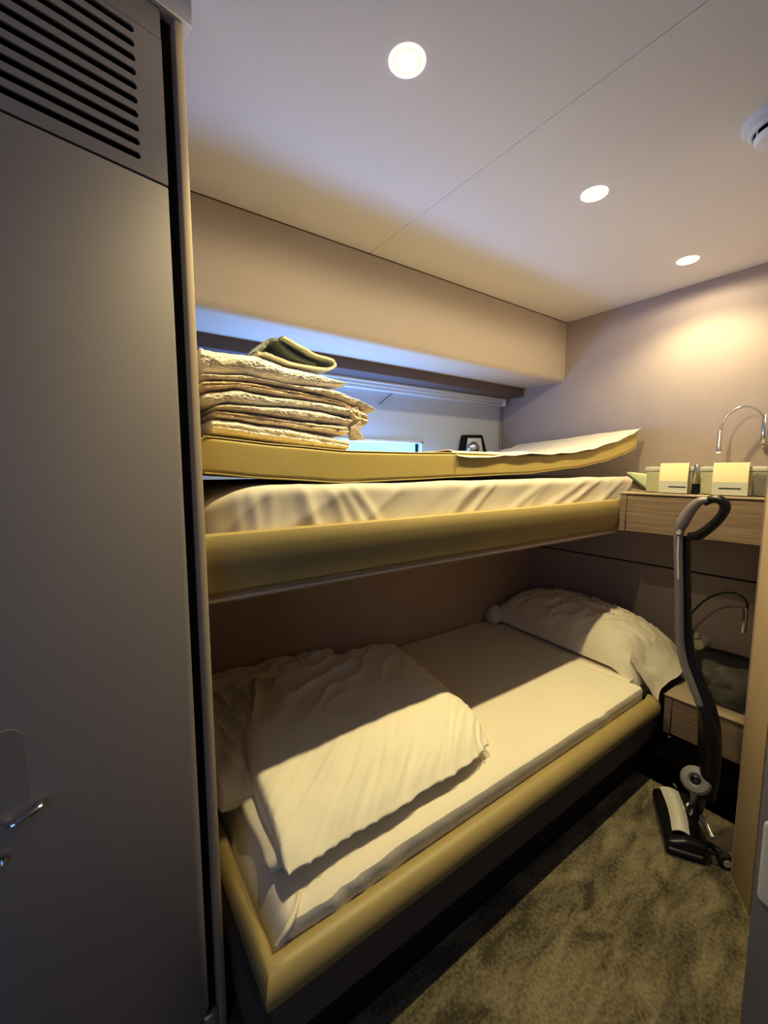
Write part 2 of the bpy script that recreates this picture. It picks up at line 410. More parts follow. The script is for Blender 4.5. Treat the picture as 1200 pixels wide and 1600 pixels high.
# ================================================================== CEILING FITTINGS
LX = (.50, 1.113, 1.712); LY = .632
lab = ('recessed round downlight in the ceiling nearest the locker', 'middle one of the three lit ceiling downlights', 'recessed round downlight in the ceiling closest to the far wall')
def downlight(x, y):
    t = thing('downlight', (x, y, ZC), '', 'ceiling light', 'recessed ceiling downlights')
    r = .0305
    obj('rim', lathe([(r-.004, -.001), (r-.004, .0018), (r-.001, .003), (r+.0015, .0016), (r+.002, -.002), (r-.004, -.001)], (x, y, ZC), (0, 0, -1), 40), 'rimlit', t)
    obj('reflector', lathe([(r-.003, .0014), (r-.010, .0010), (r-.013, .0010)], (x, y, ZC), (0, 0, -1), 40, cap=False), 'reflector', t)
    obj('lens', lathe([(r-.012, .0004), (r-.0125, .004), (r-.018, .0075), (0, .0088)], (x, y, ZC), (0, 0, -1), 40), 'lens', t)
    return t
dl0 = downlight(LX[0], LY); dl0['label'] = lab[0]
for i in (1, 2):
    t = dl0.copy(); COL.objects.link(t); t.location = Vector((LX[i], LY, ZC))*S; t['label'] = lab[i]
    for ch in list(dl0.children):
        cc2 = ch.copy(); COL.objects.link(cc2); cc2.parent = t
for i, x in enumerate(LX):
    l = D.lights.new('downlight_lamp', 'SPOT'); l.energy = (36, 36, 17)[i]; l.color = (1, .855, .46); l.spot_size = math.radians((124, 130, 140)[i]); l.spot_blend = (.8, .7, .55)[i]; l.shadow_soft_size = .012*S
    o = D.objects.new('downlight_lamp', l); COL.objects.link(o); o.location = Vector((x, LY, ZC-.012))*S
    l = D.lights.new('downlight_spill', 'SPOT'); l.energy = (9, 9, 7)[i]; l.color = (1, .86, .56); l.spot_size = math.radians(178); l.spot_blend = .25; l.shadow_soft_size = .014*S
    o = D.objects.new('downlight_spill', l); COL.objects.link(o); o.location = Vector((x, LY, ZC-.012))*S
# smoke detector
sx, sy = 1.185, .285
sd = thing('smoke_detector', (sx, sy, ZC), 'white round smoke detector on the ceiling at the right', 'smoke detector')
obj('base', lathe([(.066, 0), (.066, .006), (.063, .010), (.04, .0105)], (sx, sy, ZC), (0, 0, -1), 48), 'white', sd)
obj('head', lathe([(.054, .010), (.055, .018), (.050, .022), (.046, .022), (.046, .032), (.040, .040), (.022, .043), (0, .0435)], (sx, sy, ZC), (0, 0, -1), 48), 'white', sd)
b = nb()
for k in range(8):
    a0 = 2*math.pi*(k+.08)/8; a1 = 2*math.pi*(k+.92)/8; n = 6
    for i in range(n):
        p, q = lerp(a0, a1, i/n), lerp(a0, a1, (i+1)/n)
        f = [b.verts.new((sx+.0467*math.cos(t), sy+.0467*math.sin(t), z)) for t, z in ((p, ZC-.023), (q, ZC-.023), (q, ZC-.031), (p, ZC-.031))]; b.faces.new(f)
obj('vent_slots', b, 'black', sd)

# ================================================================== LOWER BUNK
ZM = .274
bk = thing('lower_bunk', (.9, 1.0, 0), 'built-in lower bunk with rounded gold leather rails on a dark base', 'bunk bed')
def rail_profile():      # (out, z): 'out' measured outward from the inner mattress line
    P = [(-.004, .15), (-.004, .232), (.003, .239)]
    for k in range(15):
        a = math.radians(-4+168*k/14); P.append((.012+.031*math.sin(a), .2085+.032*math.cos(a)))
    return P+[(.010, .172), (.0, .150)]
YI = .600; XI = .205; XR = 1.535
def rail(profile):
    b = nb(); st = []
    # path: foot end (back) -> corner -> front right -> curled end
    for y in [1.36-.02*i for i in range(0, 36)]:
        if y > YI+.004: st.append(lambda o, z, y=y: Vector((XI-o*.62, y, z)))
    st.append(lambda o, z: Vector((XI-o*.62, YI-o, z)))
    N = 60
    for i in range(1, N+1): st.append(lambda o, z, x=lerp(XI, XR, i/N): Vector((max(x, XI), YI-o, z)) )
    for i in range(1, 9):
        a = math.pi/2*i/8; st.append(lambda o, z, a=a: Vector((XR+math.sin(a)*(o+.004), YI+.004-(o+.004)*math.cos(a), z)))
    rings = [[b.verts.new(f(o, z)) for o, z in profile] for f in st]
    for A, B in zip(rings, rings[1:]):
        for i in range(len(profile)-1):
            try: b.faces.new((A[i], B[i], B[i+1], A[i+1]))
            except ValueError: pass
        b.faces.new((A[-1], B[-1], B[0], A[0]))
    b.faces.new(rings[0]); b.faces.new(rings[-1][::-1]); bmesh.ops.remove_doubles(b, verts=b.verts[:], dist=1e-5)
    bmesh.ops.recalc_face_normals(b, faces=b.faces[:]); return b
obj('padded_rail', rail(rail_profile()), 'leather', bk)
obj('base_panel', box(XI-.008, XR, .583, .604, .085, .176, .002, 1), 'base', bk)
obj('platform', box(XI-.03, XE-.002, .607, YH-.008, .05, .165), 'base', bk)
obj('toe_kick', box(XI, XR+.02, .592, .607, 0, .09), 'gap', bk)
# mattress under a fitted sheet
def mat_low(p, n, uvw):
    x, y, z = p
    if y < .66:                                     # front face: soft tuck creases
        k = max(0, 1-(y-.60)/.06)
        e = math.exp(-((x-.33)/.10)**2)+.75*math.exp(-((x-1.24)/.05)**2)+.15
        p = p+Vector((0, -1, 0))*(.010*e*k*ridge(x*16+z*14, z*3, 3, 2)-.004*k)
    p = p+Vector((0, 0, .0035*nz(x*4, y*5, z)*(1 if z > .25 else 0)))
    # corner tuck at foot
    d = math.hypot(x-.21, y-.61); p.z -= .012*math.exp(-(d/.10)**2)
    return p
def chamf(p, n, uvw):
    p = mat_low(p, n, uvw); f = max(0, 1-(p.x-.212)/.12)
    p.x += .026*f*max(0, (p.z-.20)/.074)
    return p
mt = obj('mattress', roundbox((.212, .604, .168), (1.535, YH-.009, ZM), (.03, .014, .014), .014, chamf), 'sheet', label='long mattress in a cream fitted sheet on the lower bunk', cat='mattress')
obj('head_section', roundbox((1.50, .655, .168), (XE-.004, YH-.009, ZM-.002), .016, .03), 'sheet', mt)
for i in range(2):
    pts = [Vector((.235+.012*i, .612, ZM-.004)), Vector((.222+.014*i, .600, .255)), Vector((.212+.012*i, .596, .243))]
obj('corner_fold', tube(spline([(.272, .640, ZM-.0015), (.252, .617, ZM-.006), (.232, .603, .262), (.212, .602, .245)], 6), [.003, .005, .005, .003], 8), 'sheet', mt)

# folded duvet -------------------------------------------------------
FL, FR_, BR, BL = Vector((.243, .650)), Vector((.842, .668)), Vector((.965, 1.315)), Vector((.315, 1.30))
def quad(u, v): return FL.lerp(FR_, u).lerp(BL.lerp(BR, u), v)
def duv(p, n, uvw):
    u, v, w = p          # unit box
    q = quad(u, v)
    # outline softening
    cr = max(0, (u-.86)/.14)*max(0, (.22-v)/.22); q += Vector((-.030, .020))*cr**1.3
    q += Vector((.008*nz(v*4, 1.3), .006*nz(u*5, 7.7)))
    edge = min(1, v/.36); edge2 = min(1, (1-v)/.10); el = min(1, u/.05); er = min(1, (1-u)/.14)
    dome = (1-(1-edge)**2.2)*(1-.6*(1-edge2)**2)*(1-.10*(1-el)**2)*(1-.50*(1-er)**2)
    H = .092+.014*math.sin(v*3.0+.3)+.012*nz(u*2.2, v*2.4, 2)
    lowz = .300 if v < .5 else .292
    lowz = lerp(.303, .288, min(1, v*3))
    z = lowz+(H-.018)*(w*(.20+.80*dome)) 
    # gathers running diagonally in from the front edge
    wob = .9*nz(u*2.3, v*2.3, 8)
    g = ridge((u-1.3*v)*13+wob, (u+v)*1.3, 5, 3)
    fr = math.exp(-((v-.10)/.17)**2)*(.35+.65*min(1, max(0, nz(u*2.1, 4.4)+.75)))
    z += .0085*fr*(g-.3)*w
    q.y += -.008*math.exp(-(v/.12)**2)*(g-.3)*math.sin(min(1, w*1.2)*math.pi)
    q.y -= .006*math.exp(-(v/.10)**2)*math.sin(w*math.pi)
    # long diagonal creases from the back left
    bkf = max(0, min(1, (v-.42)/.3))*max(0, 1-u*.75)
    z += w*.024*bkf*(ridge(u*6-v*5.5, u*3+v*3, 1, 3)-.25)
    z += w*.005*nz(u*9, v*9, 3)
    er_f = math.exp(-((1-u)/.16)**2)
    z += w*.004*er_f*(ridge(v*12-u*9, u*2, 9, 2)-.35)
    return Vector((q.x, q.y, z))
dv_ = thing('duvet', (.58, .98, ZM), 'thick white duvet folded into a rectangle on the lower bunk', 'duvet')
obj('cover', roundbox((0, 0, 0), (1, 1, 1), (.014, .04, .42), .0085, duv), 'duvet', dv_)
# piping-like seam on the left edge and under folds at the foot end
def under(p, n, uvw):
    u, v, w = p
    q = quad(u*.70-.028-.012*math.sin(v*6), .055+v*.84)
    q += Vector((.006*nz(v*6, 3.3)+.004*math.sin(v*14), .004*nz(u*5, 2.7)))
    z = ZM+.004+w*(.026+.010*nz(v*5, u*3, 4)) + .004*ridge(v*6+u*9, u, 2, 2)*w
    return Vector((q.x, q.y, z))
obj('under_fold', roundbox((0, 0, 0), (1, 1, 1), (.03, .03, .40), .03, under), 'duvet', dv_)
def bunch(p, n, uvw):
    u, v, w = p
    q = Vector((lerp(.192, .30, u)+.10*v*u, lerp(.86, 1.335, v)))
    q += Vector((.012*nz(v*5, 3.3, w), .006*nz(u*5, 2.7, w)))
    z = ZM+.003+w*(.055+.035*math.sin(v*2.6+.2)+.020*nz(v*4, u*3, 4)) + .014*ridge(v*4+u*4, u*2, 2, 2)*w
    return Vector((q.x, q.y, z))
obj('bunched_corner', roundbox((0, 0, 0), (1, 1, 1), (.12, .12, .45), .035, bunch), 'duvet', dv_)
def backbunch(p, n, uvw):
    u, v, w = p
    q = Vector((lerp(.24, .72, u), lerp(1.25, 1.362, v)))
    z = ZM+.01+w*(.092-.022*u+.014*nz(u*7, v*3, 4)+.016*ridge(u*9, v*3, 2, 2))
    return Vector((q.x, q.y+.008*nz(u*8, w, 2), z))
obj('back_fold', roundbox((0, 0, 0), (1, 1, 1), (.07, .3, .45), .04, backbunch), 'duvet', dv_)

# pillow -------------------------------------------------------------
def pil(p, n, uvw):
    u, v, w = p[0]*2-1, p[1]*2-1, p[2]          # u: across (x), v: along (y) -1 = front
    a = max(0, 1-abs(u)**2.6); bb = max(0, 1-abs(v)**3.2)
    prof = (a**.55)*(bb**.5)
    cx, cy = 1.742, .985; hx, hy = .165, .352
    pinch = 1-.10*(1-abs(u))*abs(v)**4
    x = cx+u*hx*(1-.10*(abs(v)**4)*(1-abs(u)**3)); y = cy+v*hy*(1-.06*(abs(u)**3)*(1-abs(v)**3))
    # lean: head side higher
    base = ZM+.004+(.010+.040*(u+1)/2*(1-.5*abs(v)))*(1-prof*(1-w))
    z = base+w*.140*prof
    cre = ridge(v*5+u*2.5, u*1.6-v*2, 6, 3)
    if w > .4: z += .016*(cre-.25)*prof**.5+.008*nz(u*4, v*7, 2)*prof**.3
    yb = max(0, (v-.62)/.38); z += .015*yb*ridge(u*3, v*6, 1, 2)*(w > .4)
    # front end droops over the rail
    fd = max(0, (-v-.75)/.25); z -= .05*fd*fd*max(0, -u+.2)
    # rotate slightly about z
    an = math.radians(-5); dx, dy = x-cx, y-cy
    return Vector((cx+dx*math.cos(an)-dy*math.sin(an), cy+dx*math.sin(an)+dy*math.cos(an), z))
pw = obj('pillow', roundbox((0, 0, 0), (1, 1, 1), (.05, .05, .45), .018, pil), 'pillow', label='white pillow lying across the head end of the lower bunk', cat='pillow')
def ear(p, n, uvw):
    u, v, w = p[0]*2-1, p[1]*2-1, p[2]
    k = (1-abs(u)**2.5)**.5*(1-abs(v)**2.5)**.5
    return Vector((1.612+.045*u+.02*v, 1.325+.040*v, ZM+.008+w*.062*k+.012*ridge(u*1.5, v*1.5, 3, 2)*k*w))
obj('pillowcase_corner', roundbox((0, 0, 0), (1, 1, 1), (.06, .06, .45), .06, ear), 'pillow', pw)
# open end of the pillowcase, hanging over the corner of the mattress
def flap(u, v):
    x = lerp(1.575, 1.80, u); y = lerp(.680, .585, v)+.012*math.sin(u*7)
    z = lerp(.335, .285, v)-.075*v*(1-u)**1.6+.05*u*(1-v)+.010*nz(u*5, v*4, 3)
    return Vector((x+.012*v, y, z))
obj('pillowcase_flap', grid(flap, 20, 10, .004), 'pillow', pw)

# ================================================================== UPPER BUNK
YU = .785
ub = thing('upper_bunk', (.9, 1.08, .78), 'built-in upper bunk with broad gold leather front rail', 'bunk bed')
prof = [(.796, .895), (.790, .903), (.781, .9055), (.772, .902), (.767, .892), (.765, .875), (.767, .85), (.772, .825), (.779, .803), (.787, .792), (.797, .787), (.81, .787), (.81, .895)]
XU0, XU1 = .163, 1.64
b = prism(prof, 0, XU0, XU1); obj('padded_rail', b, 'leather', ub)
obj('edge_trim', tube([(XU0, .785, .7815), (XU1-.01, .785, .7815)], .0032, 8), 'lip', ub)
obj('board', box(XU0, XE-.002, .795, YH-.008, .772, .800), 'board', ub)
def mat_up(p, n, uvw):
    x, y, z = p
    if y < .86:
        k = max(0, 1-(y-.805)/.055); t = (z-.80)/.2
        w = 0
        for xc, sl, am, wd in ((.235, .03, 4, .011), (.268, -.02, 5, .011), (.30, .015, 4, .012), (.40, -.12, 9, .016), (.475, -.16, 5, .013), (.515, -.19, 5, .013), (.555, -.22, 6, .014),
                               (.80, .42, 5, .022), (.88, .40, 4, .014), (1.06, .7, 4, .03), (1.25, .9, 4, .03), (1.36, .9, 5, .022), (1.56, .8, 5, .03), (1.72, .5, 4, .025)):
            dd = (x-xc-sl*(t-.5)*.6-.012*nz(t*3, xc*9))/wd
            w += am*.001*math.exp(-dd*dd)*(.45+.55*math.sin(math.pi*min(1, max(0, t+.15*nz(xc*7)))))
        w += .004*ridge(x*6-z*9, z*3, 4, 3)
        w -= .006*math.sin(max(0, min(1, t))*math.pi)
        p = p+Vector((0, -1, 0))*(w*k)+Vector((0, .012*k*t*t, 0))
        p.z += .004*nz(x*7, 3, 1)*max(0, t)
    if x < .30: p.z -= .045*((.30-x)/.13)**2*max(0, (z-.82)/.18)
    if x < .30 and y < .9: p.y += .03*((.30-x)/.13)**2
    return p
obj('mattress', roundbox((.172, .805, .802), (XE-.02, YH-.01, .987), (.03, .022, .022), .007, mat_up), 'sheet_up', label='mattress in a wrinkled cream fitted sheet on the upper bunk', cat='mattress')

# bent leather mattress on top ---------------------------------------
LT = [(.172, 1.079), (.33, 1.068), (.476, 1.060), (.65, 1.060), (.8, 1.062), (1.123, 1.060), (1.30, 1.066), (1.45, 1.083), (1.62, 1.118), (1.74, 1.150), (1.815, 1.176)]; LT = [(x*1.032, 1.02+(z-1.02)*1.032) for x, z in LT]
LB = [(.172, 1.011), (.30, .999), (.467, .988), (.65, .992), (.8, .996), (1.1, 1.003), (1.374, 1.022), (1.55, 1.043), (1.70, 1.073), (1.815, 1.103)]; LB = [(x*1.032, 1.02+(z-1.02)*1.032) for x, z in LB]
def bend(p, n, uvw):
    x, y, z = p; t, b_ = interp(LT, x), interp(LB, x); k = (z-0)/1.0
    drop = .04*max(0, (y-.8)/.65)*max(0, (x-1.2)/.6)
    return Vector((x, y, lerp(b_, t, k)-drop))
def bent(x0, x1, y0, y1, rx, ry, rz):
    return roundbox((x0, y0, 0), (x1, y1, 1), (rx, ry, rz), .02, bend)
tp = thing('spare_mattress', (1.0, 1.1, .99), 'thin gold leather mattress curling up at its right end on top of the upper bunk', 'mattress')
b = nb(); 
roundbox((.178, .826, 0), (1.872, 1.44, 1), (.012, .012, .14), .022, bend, bm=b)
obj('leather_cover', b, 'leather_pale', tp)
for k, zz in ((0, .02), (1, .97)):
    pts = [bend(Vector((x, .828, zz)), None, None) for x in [.184+i*(1.68/70) for i in range(71)]]
    obj('piping', tube(pts, .0018, 8), 'pipe', tp)
obj('seam', tube([bend(Vector((.826, .8255, z/10)), None, None) for z in range(1, 10)], .0016, 6), 'pipe', tp)
# loose sheet on its right half
def loose(u, v):
    x = lerp(.828+.05*v, 1.88, u); y = lerp(.822, 1.42, v)
    y += (.004*nz(u*9, 2)-.004)*(1-v)
    z = interp(LT, x)-.04*max(0, (y-.8)/.65)*max(0, (x-1.2)/.6)
    z += .004+.006*ridge(u*4+v*3, u*2-v*4, 3, 2)*(1-.7*u)+.003*nz(u*12, v*9, 1)+.010*max(0, 1-abs(u-.30)/.12)*math.exp(-v*3)*.6
    if v < .06: z -= (.06-v)/.06*(.016*max(0, 1-u/.45)+.003)
    return Vector((x, y, z))
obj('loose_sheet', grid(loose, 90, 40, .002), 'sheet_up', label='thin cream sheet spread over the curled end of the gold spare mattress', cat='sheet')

# ================================================================== TOWELS
def cp_(pts):     # front-edge points in the enlarged view -> room points on the towel front plane
    r = []
    for x, y in pts:
        w = at((310+x*.24167, 510+y*.24167), 1, .875); r.append((w.x, w.z))
    return sorted(r)
TW = [  # name colour, top boundary, bottom boundary, depth, groove
    ((.80, .75, .66), [(10, 105), (60, 130), (150, 148), (380, 178), (600, 255), (800, 300), (965, 352)], [(15, 290), (150, 300), (300, 302), (450, 335), (560, 362), (760, 382), (960, 388)], .30, 0),
    ((.80, .74, .64), [(18, 292), (150, 302), (300, 304), (450, 337), (560, 364), (760, 384), (900, 405), (1030, 455), (1155, 520)], [(20, 338), (200, 345), (350, 352), (450, 372), (560, 390), (760, 432), (900, 470), (1030, 512), (1140, 560)], .30, 0),
    ((.79, .65, .47), [(20, 340), (200, 347), (350, 354), (450, 374), (560, 392), (760, 434), (900, 472), (1030, 514), (1115, 560)], [(25, 412), (150, 405), (260, 395), (400, 425), (560, 450), (800, 482), (950, 515), (1030, 640), (1105, 645)], .29, 1),
    ((.78, .735, .66), [(30, 425), (130, 410), (260, 397), (400, 427), (560, 452), (800, 484), (1000, 522)], [(35, 502), (120, 505), (200, 488), (420, 512), (560, 515), (700, 528), (1000, 582)], .30, 0),
    ((.77, .71, .62), [(110, 506), (210, 490), (420, 514), (560, 517), (700, 530), (1005, 584)], [(112, 532), (250, 548), (400, 565), (560, 590), (700, 610), (1003, 640)], .30, 0),
    ((.77, .66, .53), [(115, 534), (250, 550), (400, 567), (560, 592), (700, 612), (985, 642)], [(112, 582), (250, 598), (400, 628), (560, 645), (700, 672), (970, 706)], .29, 1),
    ((.80, .755, .665), [(88, 592), (250, 603), (400, 632), (560, 648), (700, 675), (1000, 735)], [(88, 688), (250, 706), (400, 728), (560, 752), (700, 772), (985, 800)], .30, 1),
]
TL = ['topmost thick cream towel of the stack, under the small grey-green cloth', 'cream towel second from the top of the stack, drooping past the right side',
      'orange-beige towel in the upper middle of the towel stack', 'off-white towel bulging at left just below the orange-beige towel',
      'thin cream towel in the middle of the stack, above the peach one', 'peach-beige towel second from the bottom of the stack', 'bottom white towel of the stack, lying on the gold mattress']
def towel(col, top, bot, depth, groove, label, i):
    T, B = cp_(top), cp_(bot); x0 = max(.178, min(T[0][0], B[0][0])); x1 = (T[-1][0]+B[-1][0])/2
    if i == 6: B = [(x, max(z, interp(LT, x)+.001)) for x, z in B]
    def fn(p, n, uvw):
        u, v, w = p; x = lerp(x0, x1, u); t, bz = interp(T, x), interp(B, x)
        if t < bz+.006: t = bz+.006
        m = (t+bz)/2; h = (t-bz)/2*.97; ee = min(1, min(u, 1-u)/.03); h *= math.sqrt(1-(1-ee)**2*.8)
        y = .875+depth*v+.006*nz(u*4, i*3.1)
        z = m+(w*2-1)*h
        y += .010*(abs(w*2-1)**2)*(1-v)
        if groove: y += .006*math.exp(-((w-.5)/.12)**2)*(1-v)**4
        fz = .0018*nz(u*11, w*3, i*2.7)+.0012*nz(u*60, w*10, i)+.0009*nz(u*110, w*22, i+5)
        y += fz*(1-v)*2
        if w > .9 or w < .1: z += .0012*nz(u*40, v*20, i)
        back = max(0, (v-.1)); z += 0*back
        return Vector((x, y, z))
    b = roundbox((0, 0, 0), (1, 1, 1), (.012, .05, .46), .008, fn)
    return obj('towel', b, towel_mat('terry towel %d' % i, col), label=label, cat='towel', group='towels stacked on the spare mattress')
TWO = [towel(*a, lb, i) for i, (a, lb) in enumerate(zip(TW, TL))]
LEd = spline([at((310+x*.24167, 510+y*.24167), 1, .900) for x, y in ((960, 528), (975, 600), (965, 690), (985, 735))], 6)
REd = spline([at((310+x*.24167, 510+y*.24167), 1, .884) for x, y in ((1030, 520), (1048, 590), (1040, 650), (1062, 735))], 6)
def hang(u, v):
    k = u*(len(LEd)-1); i0 = min(int(k), len(LEd)-2); f = k-i0
    p = LEd[i0].lerp(LEd[i0+1], f).lerp(REd[i0].lerp(REd[i0+1], f), v); return p+Vector((0, -.004*math.sin(v*math.pi)+.002*nz(u*9, v*6), 0))
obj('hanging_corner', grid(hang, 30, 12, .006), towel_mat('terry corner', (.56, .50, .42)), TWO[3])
# small folded cloth on top
cl = thing('folded_cloth', at((465, 565), 1, .90), 'small folded grey-green cloth lying on top of the towel stack', 'cloth')
def fold_tube(pts, th, y0, y1, bm=None):
    P = spline([at((310+x*.24167, 510+y*.24167), 1, .895) for x, y in pts], 6); b = nb(); n = len(P)
    rows = []
    for i, p in enumerate(P):
        t = (P[min(i+1, n-1)]-P[max(i-1, 0)]); nn = Vector((-t.z, 0, t.x)).normalized()
        rows.append([b.verts.new(Vector((p.x, y0+(y1-y0)*j/8+.004*nz(i*.3, j*.5), p.z))+nn*s*th*(1-.3*(j in (0, 8)))) for s in (-.5, .5) for j in range(9)])
    for A, B in zip(rows, rows[1:]):
        for j in range(8):
            b.faces.new((A[j], A[j+1], B[j+1], B[j])); b.faces.new((A[9+j+1], A[9+j], B[9+j], B[9+j+1]))
        b.faces.new((A[0], B[0], B[9], A[9])); b.faces.new((A[8], A[17], B[17], B[8]))
    for r in (rows[0], rows[-1]): b.faces.new(r[:9]+r[9:][::-1])
    bmesh.ops.recalc_face_normals(b, faces=b.faces[:]); return join(bm, b) if bm else b
gm = towel_mat('grey green cloth', (.60, .57, .43)); gd = towel_mat('dark grey green cloth', (.22, .235, .19))
obj('cloth_body', fold_tube([(385, 172), (440, 178), (500, 200), (600, 238), (760, 268), (850, 272), (885, 250), (860, 215), (760, 185), (660, 130), (560, 75), (540, 72)], .0075, .893, 1.02), gm, cl)
obj('dark_inner_fold', fold_tube([(392, 158), (440, 120), (470, 82), (520, 76), (545, 95), (600, 150), (690, 205), (780, 240)], .0085, .907, 1.02), gd, cl)

# ================================================================== WALL SHELF + NIGHTSTAND
XF = 1.625
def drawer_box(name, y0, y1, z0, z1, label, cat, knob=False):
    t = thing(name, (XF, (y0+y1)/2, z0), label, cat)
    b = box(XF, XE-.001, y1-.022, y1, z0, z1, .0015, 1); box(XF, XE-.001, y0, y0+.022, z0, z1, .0015, 1, bm=b)
    box(XF+.008, XE-.001, y0, y1, z0, z0+.012, .001, 1, bm=b)
    obj('carcass', b, 'wood', t)
    obj('top_board', box(XF-.004, XE-.001, y0, y1+.001, z1-.003, z1+.004, .0015, 1), 'woodedge', t)
    obj('drawer_front', box(XF+.001, XF+.018, y0+.0245, y1-.0245, z0+.002, z1-.006, .001, 1), 'wood', t)
    obj('shadow_gap', box(XF+.016, XF+.03, y0+.012, y1-.012, z0+.002, z1-.004), 'gap', t)
    return t
drawer_box('wall_shelf', .31, .768, .789, .929, 'pale ash wall shelf box with a drawer at the end of the upper bunk', 'shelf')
drawer_box('nightstand', .31, .578, .092, .229, 'low ash drawer box at floor level behind the vacuum cleaner', 'nightstand')
ZS = .9335
def container(y0, y1, m, name, label, xr=.075):
    t = thing(name, (1.69, (y0+y1)/2, ZS), label, 'container')
    hh = .092
    b = roundbox((1.66, y0, ZS+.0005), (1.66+xr, y1, ZS+hh-.012), .009, .012); obj('body', b, m, t)
    b = roundbox((1.657, y0-.003, ZS+hh-.016), (1.663+xr, y1+.003, ZS+hh), .006, .012); obj('lid', b, 'clearlid', t)
    return t
ca = container(.555, .700, 'frosted', 'storage_container', 'clear yellowish container with paper card, left one on the wall shelf')
cb = container(.338, .535, 'frosted', 'storage_container', 'clear yellowish container with paper card, right one on the wall shelf beside the jamb')
obj('dark_contents', roundbox((1.6575, .343, ZS+.002), (1.70, .400, ZS+.074), .008, .012), 'smoked', cb)
def card(y0, y1, x, parent, tilt=.014, ink=(.35, .75)):
    def f(u, v):
        # v 0 top .. 1 bottom ; folds back over the top
        y = lerp(y1, y0, u)+.004*(1-v)
        if v < .15: return Vector((x+.03*(1-v/.15), y, ZS+.1005+.004*v/.15))
        k = (v-.15)/.85; return Vector((x-tilt*k-.004*math.sin(k*3), y, ZS+.1045-.102*k))
    c_ = obj('paper_card', grid(f, 8, 24, .0012), 'paper', parent)
    def g(u, v):
        k = lerp(.60, .99, v); y = lerp(y1, y0, u); return Vector((x-tilt*k-.004*math.sin(k*3)-.0018, y, ZS+.1045-.102*k))
    obj('printed_band', grid(g, 6, 8), 'paperlow', c_)
    def h(u, v):
        k = lerp(.775, .81, v); y = lerp(y1, y0, lerp(ink[0], ink[1], u)); return Vector((x-tilt*k-.004*math.sin(k*3)-.0026, y, ZS+.1045-.102*k))
    obj('print_line', grid(h, 6, 2), 'ink', c_)
card(.560, .646, 1.652, ca, ink=(.35, .95))
card(.402, .492, 1.650, cb, ink=(.2, .82))
# little bottle between the cards
bt = thing('small_bottle', (1.665, .543, ZS), 'small clear bottle with a silver cap between the two paper cards', 'bottle')
obj('glass_body', lathe([(.0005, .0008), (.010, .001), (.0115, .004), (.0115, .05), (.009, .06), (.006, .066), (.006, .072)], (1.66, .543, ZS), seg=24), 'glass', bt)
obj('cap', lathe([(.0085, .068), (.009, .072), (.009, .096), (.006, .1), (0, .1)], (1.66, .543, ZS), seg=24), 'chrome', bt)
obj('contents', lathe([(.0005, .002), (.0095, .003), (.0095, .035), (0, .035)], (1.66, .543, ZS), seg=20), 'darkcase', bt)
# leaflet wedge on the left
lf = thing('paper_packet', (1.70, .735, ZS), 'pale green folded paper packet at the left end of the wall shelf', 'packet')
b = prism([(.703, ZS+.008), (.705, ZS+.062), (.782, ZS+.072), (.765, ZS+.055)], 0, 1.69, 1.74, .002); obj('packet_body', b, 'green', lf)
b = prism([(.700, ZS+.004), (.703, ZS+.012), (.770, ZS+.064), (.772, ZS+.056)], 0, 1.684, 1.70, .001); obj('dark_edge', b, 'darkgreen', lf)
b = prism([(.700, ZS+.0008), (.712, ZS+.034), (.760, ZS+.05), (.766, ZS+.012)], 0, 1.70, 1.72, .002); obj('brown_fold', b, 'valance', lf)

# ================================================================== READING LAMPS
def gooseneck(pts, r): return tube(spline(pts, 8), r, 12)
def wpt(p, x): return at(p, 0, x)
t = thing('reading_lamp', wpt((1195, 690), XE), 'chrome gooseneck reading lamp above the wall shelf', 'lamp')
bp_ = wpt((1194, 690), 1.925)
obj('wall_mount', lathe([(.016, 0), (.016, .012), (.012, .016), (0, .016)], (XE, bp_.y, bp_.z), (-1, 0, 0)), 'chrome', t)
obj('stem_body', lathe([(.006, -.02), (.011, -.012), (.0115, .04), (.010, .085), (.0045, .10)], (1.925, bp_.y, bp_.z)), 'chrome', t)
pts = [Vector((1.925, bp_.y, bp_.z+.095))]+[wpt(p, x) for p, x in (((1197, 655), 1.92), ((1183, 640), 1.91), ((1162, 635.5), 1.90), ((1143, 644), 1.89), ((1130, 660), 1.88), ((1125, 680), 1.875))]
obj('gooseneck', gooseneck(pts, .0038), 'chrome', t)
hp = wpt((1122.5, 706), 1.873); hq = wpt((1125.5, 672), 1.876)
obj('lamp_head', tube([hp, hp.lerp(hq, .3), hp.lerp(hq, .32), hp.lerp(hq, .9), hq], [.0078, .0078, .0068, .0068, .004], 16), 'chrome', t)
obj('lamp_tip', lathe([(.0072, 0), (.006, .004), (0, .005)], hp, (0, 0, -1)), 'lampglow', t)
t = thing('reading_lamp', wpt((1092, 1008), XE), 'dark gooseneck reading lamp on a pale round mount behind the vacuum cleaner', 'lamp')
m0 = wpt((1091, 1007), 1.90)
obj('wall_mount', lathe([(.022, -.053), (.022, 0), (.019, .005), (0, .006)], m0, (-1, 0, 0)), 'pale', t)
obj('mount_cap', lathe([(.010, 0), (.010, .014), (.004, .02), (0, .02)], wpt((1089, 996), 1.90), (0, 0, 1)), 'pale', t)
pts = [wpt(p, x) for p, x in (((1083, 990), 1.90), ((1076, 968), 1.89), ((1090, 948), 1.88), ((1110, 933), 1.88), ((1135, 926), 1.875), ((1156, 930), 1.87), ((1167, 942), 1.87), ((1167, 955), 1.87))]
obj('gooseneck', gooseneck(pts, .0036), 'darkmetal', t)
a, b_ = wpt((1162, 988), 1.87), wpt((1166, 950), 1.87)
obj('lamp_head', tube([a, a.lerp(b_, .9), b_], [.0085, .0085, .004], 16), 'chrome', t)

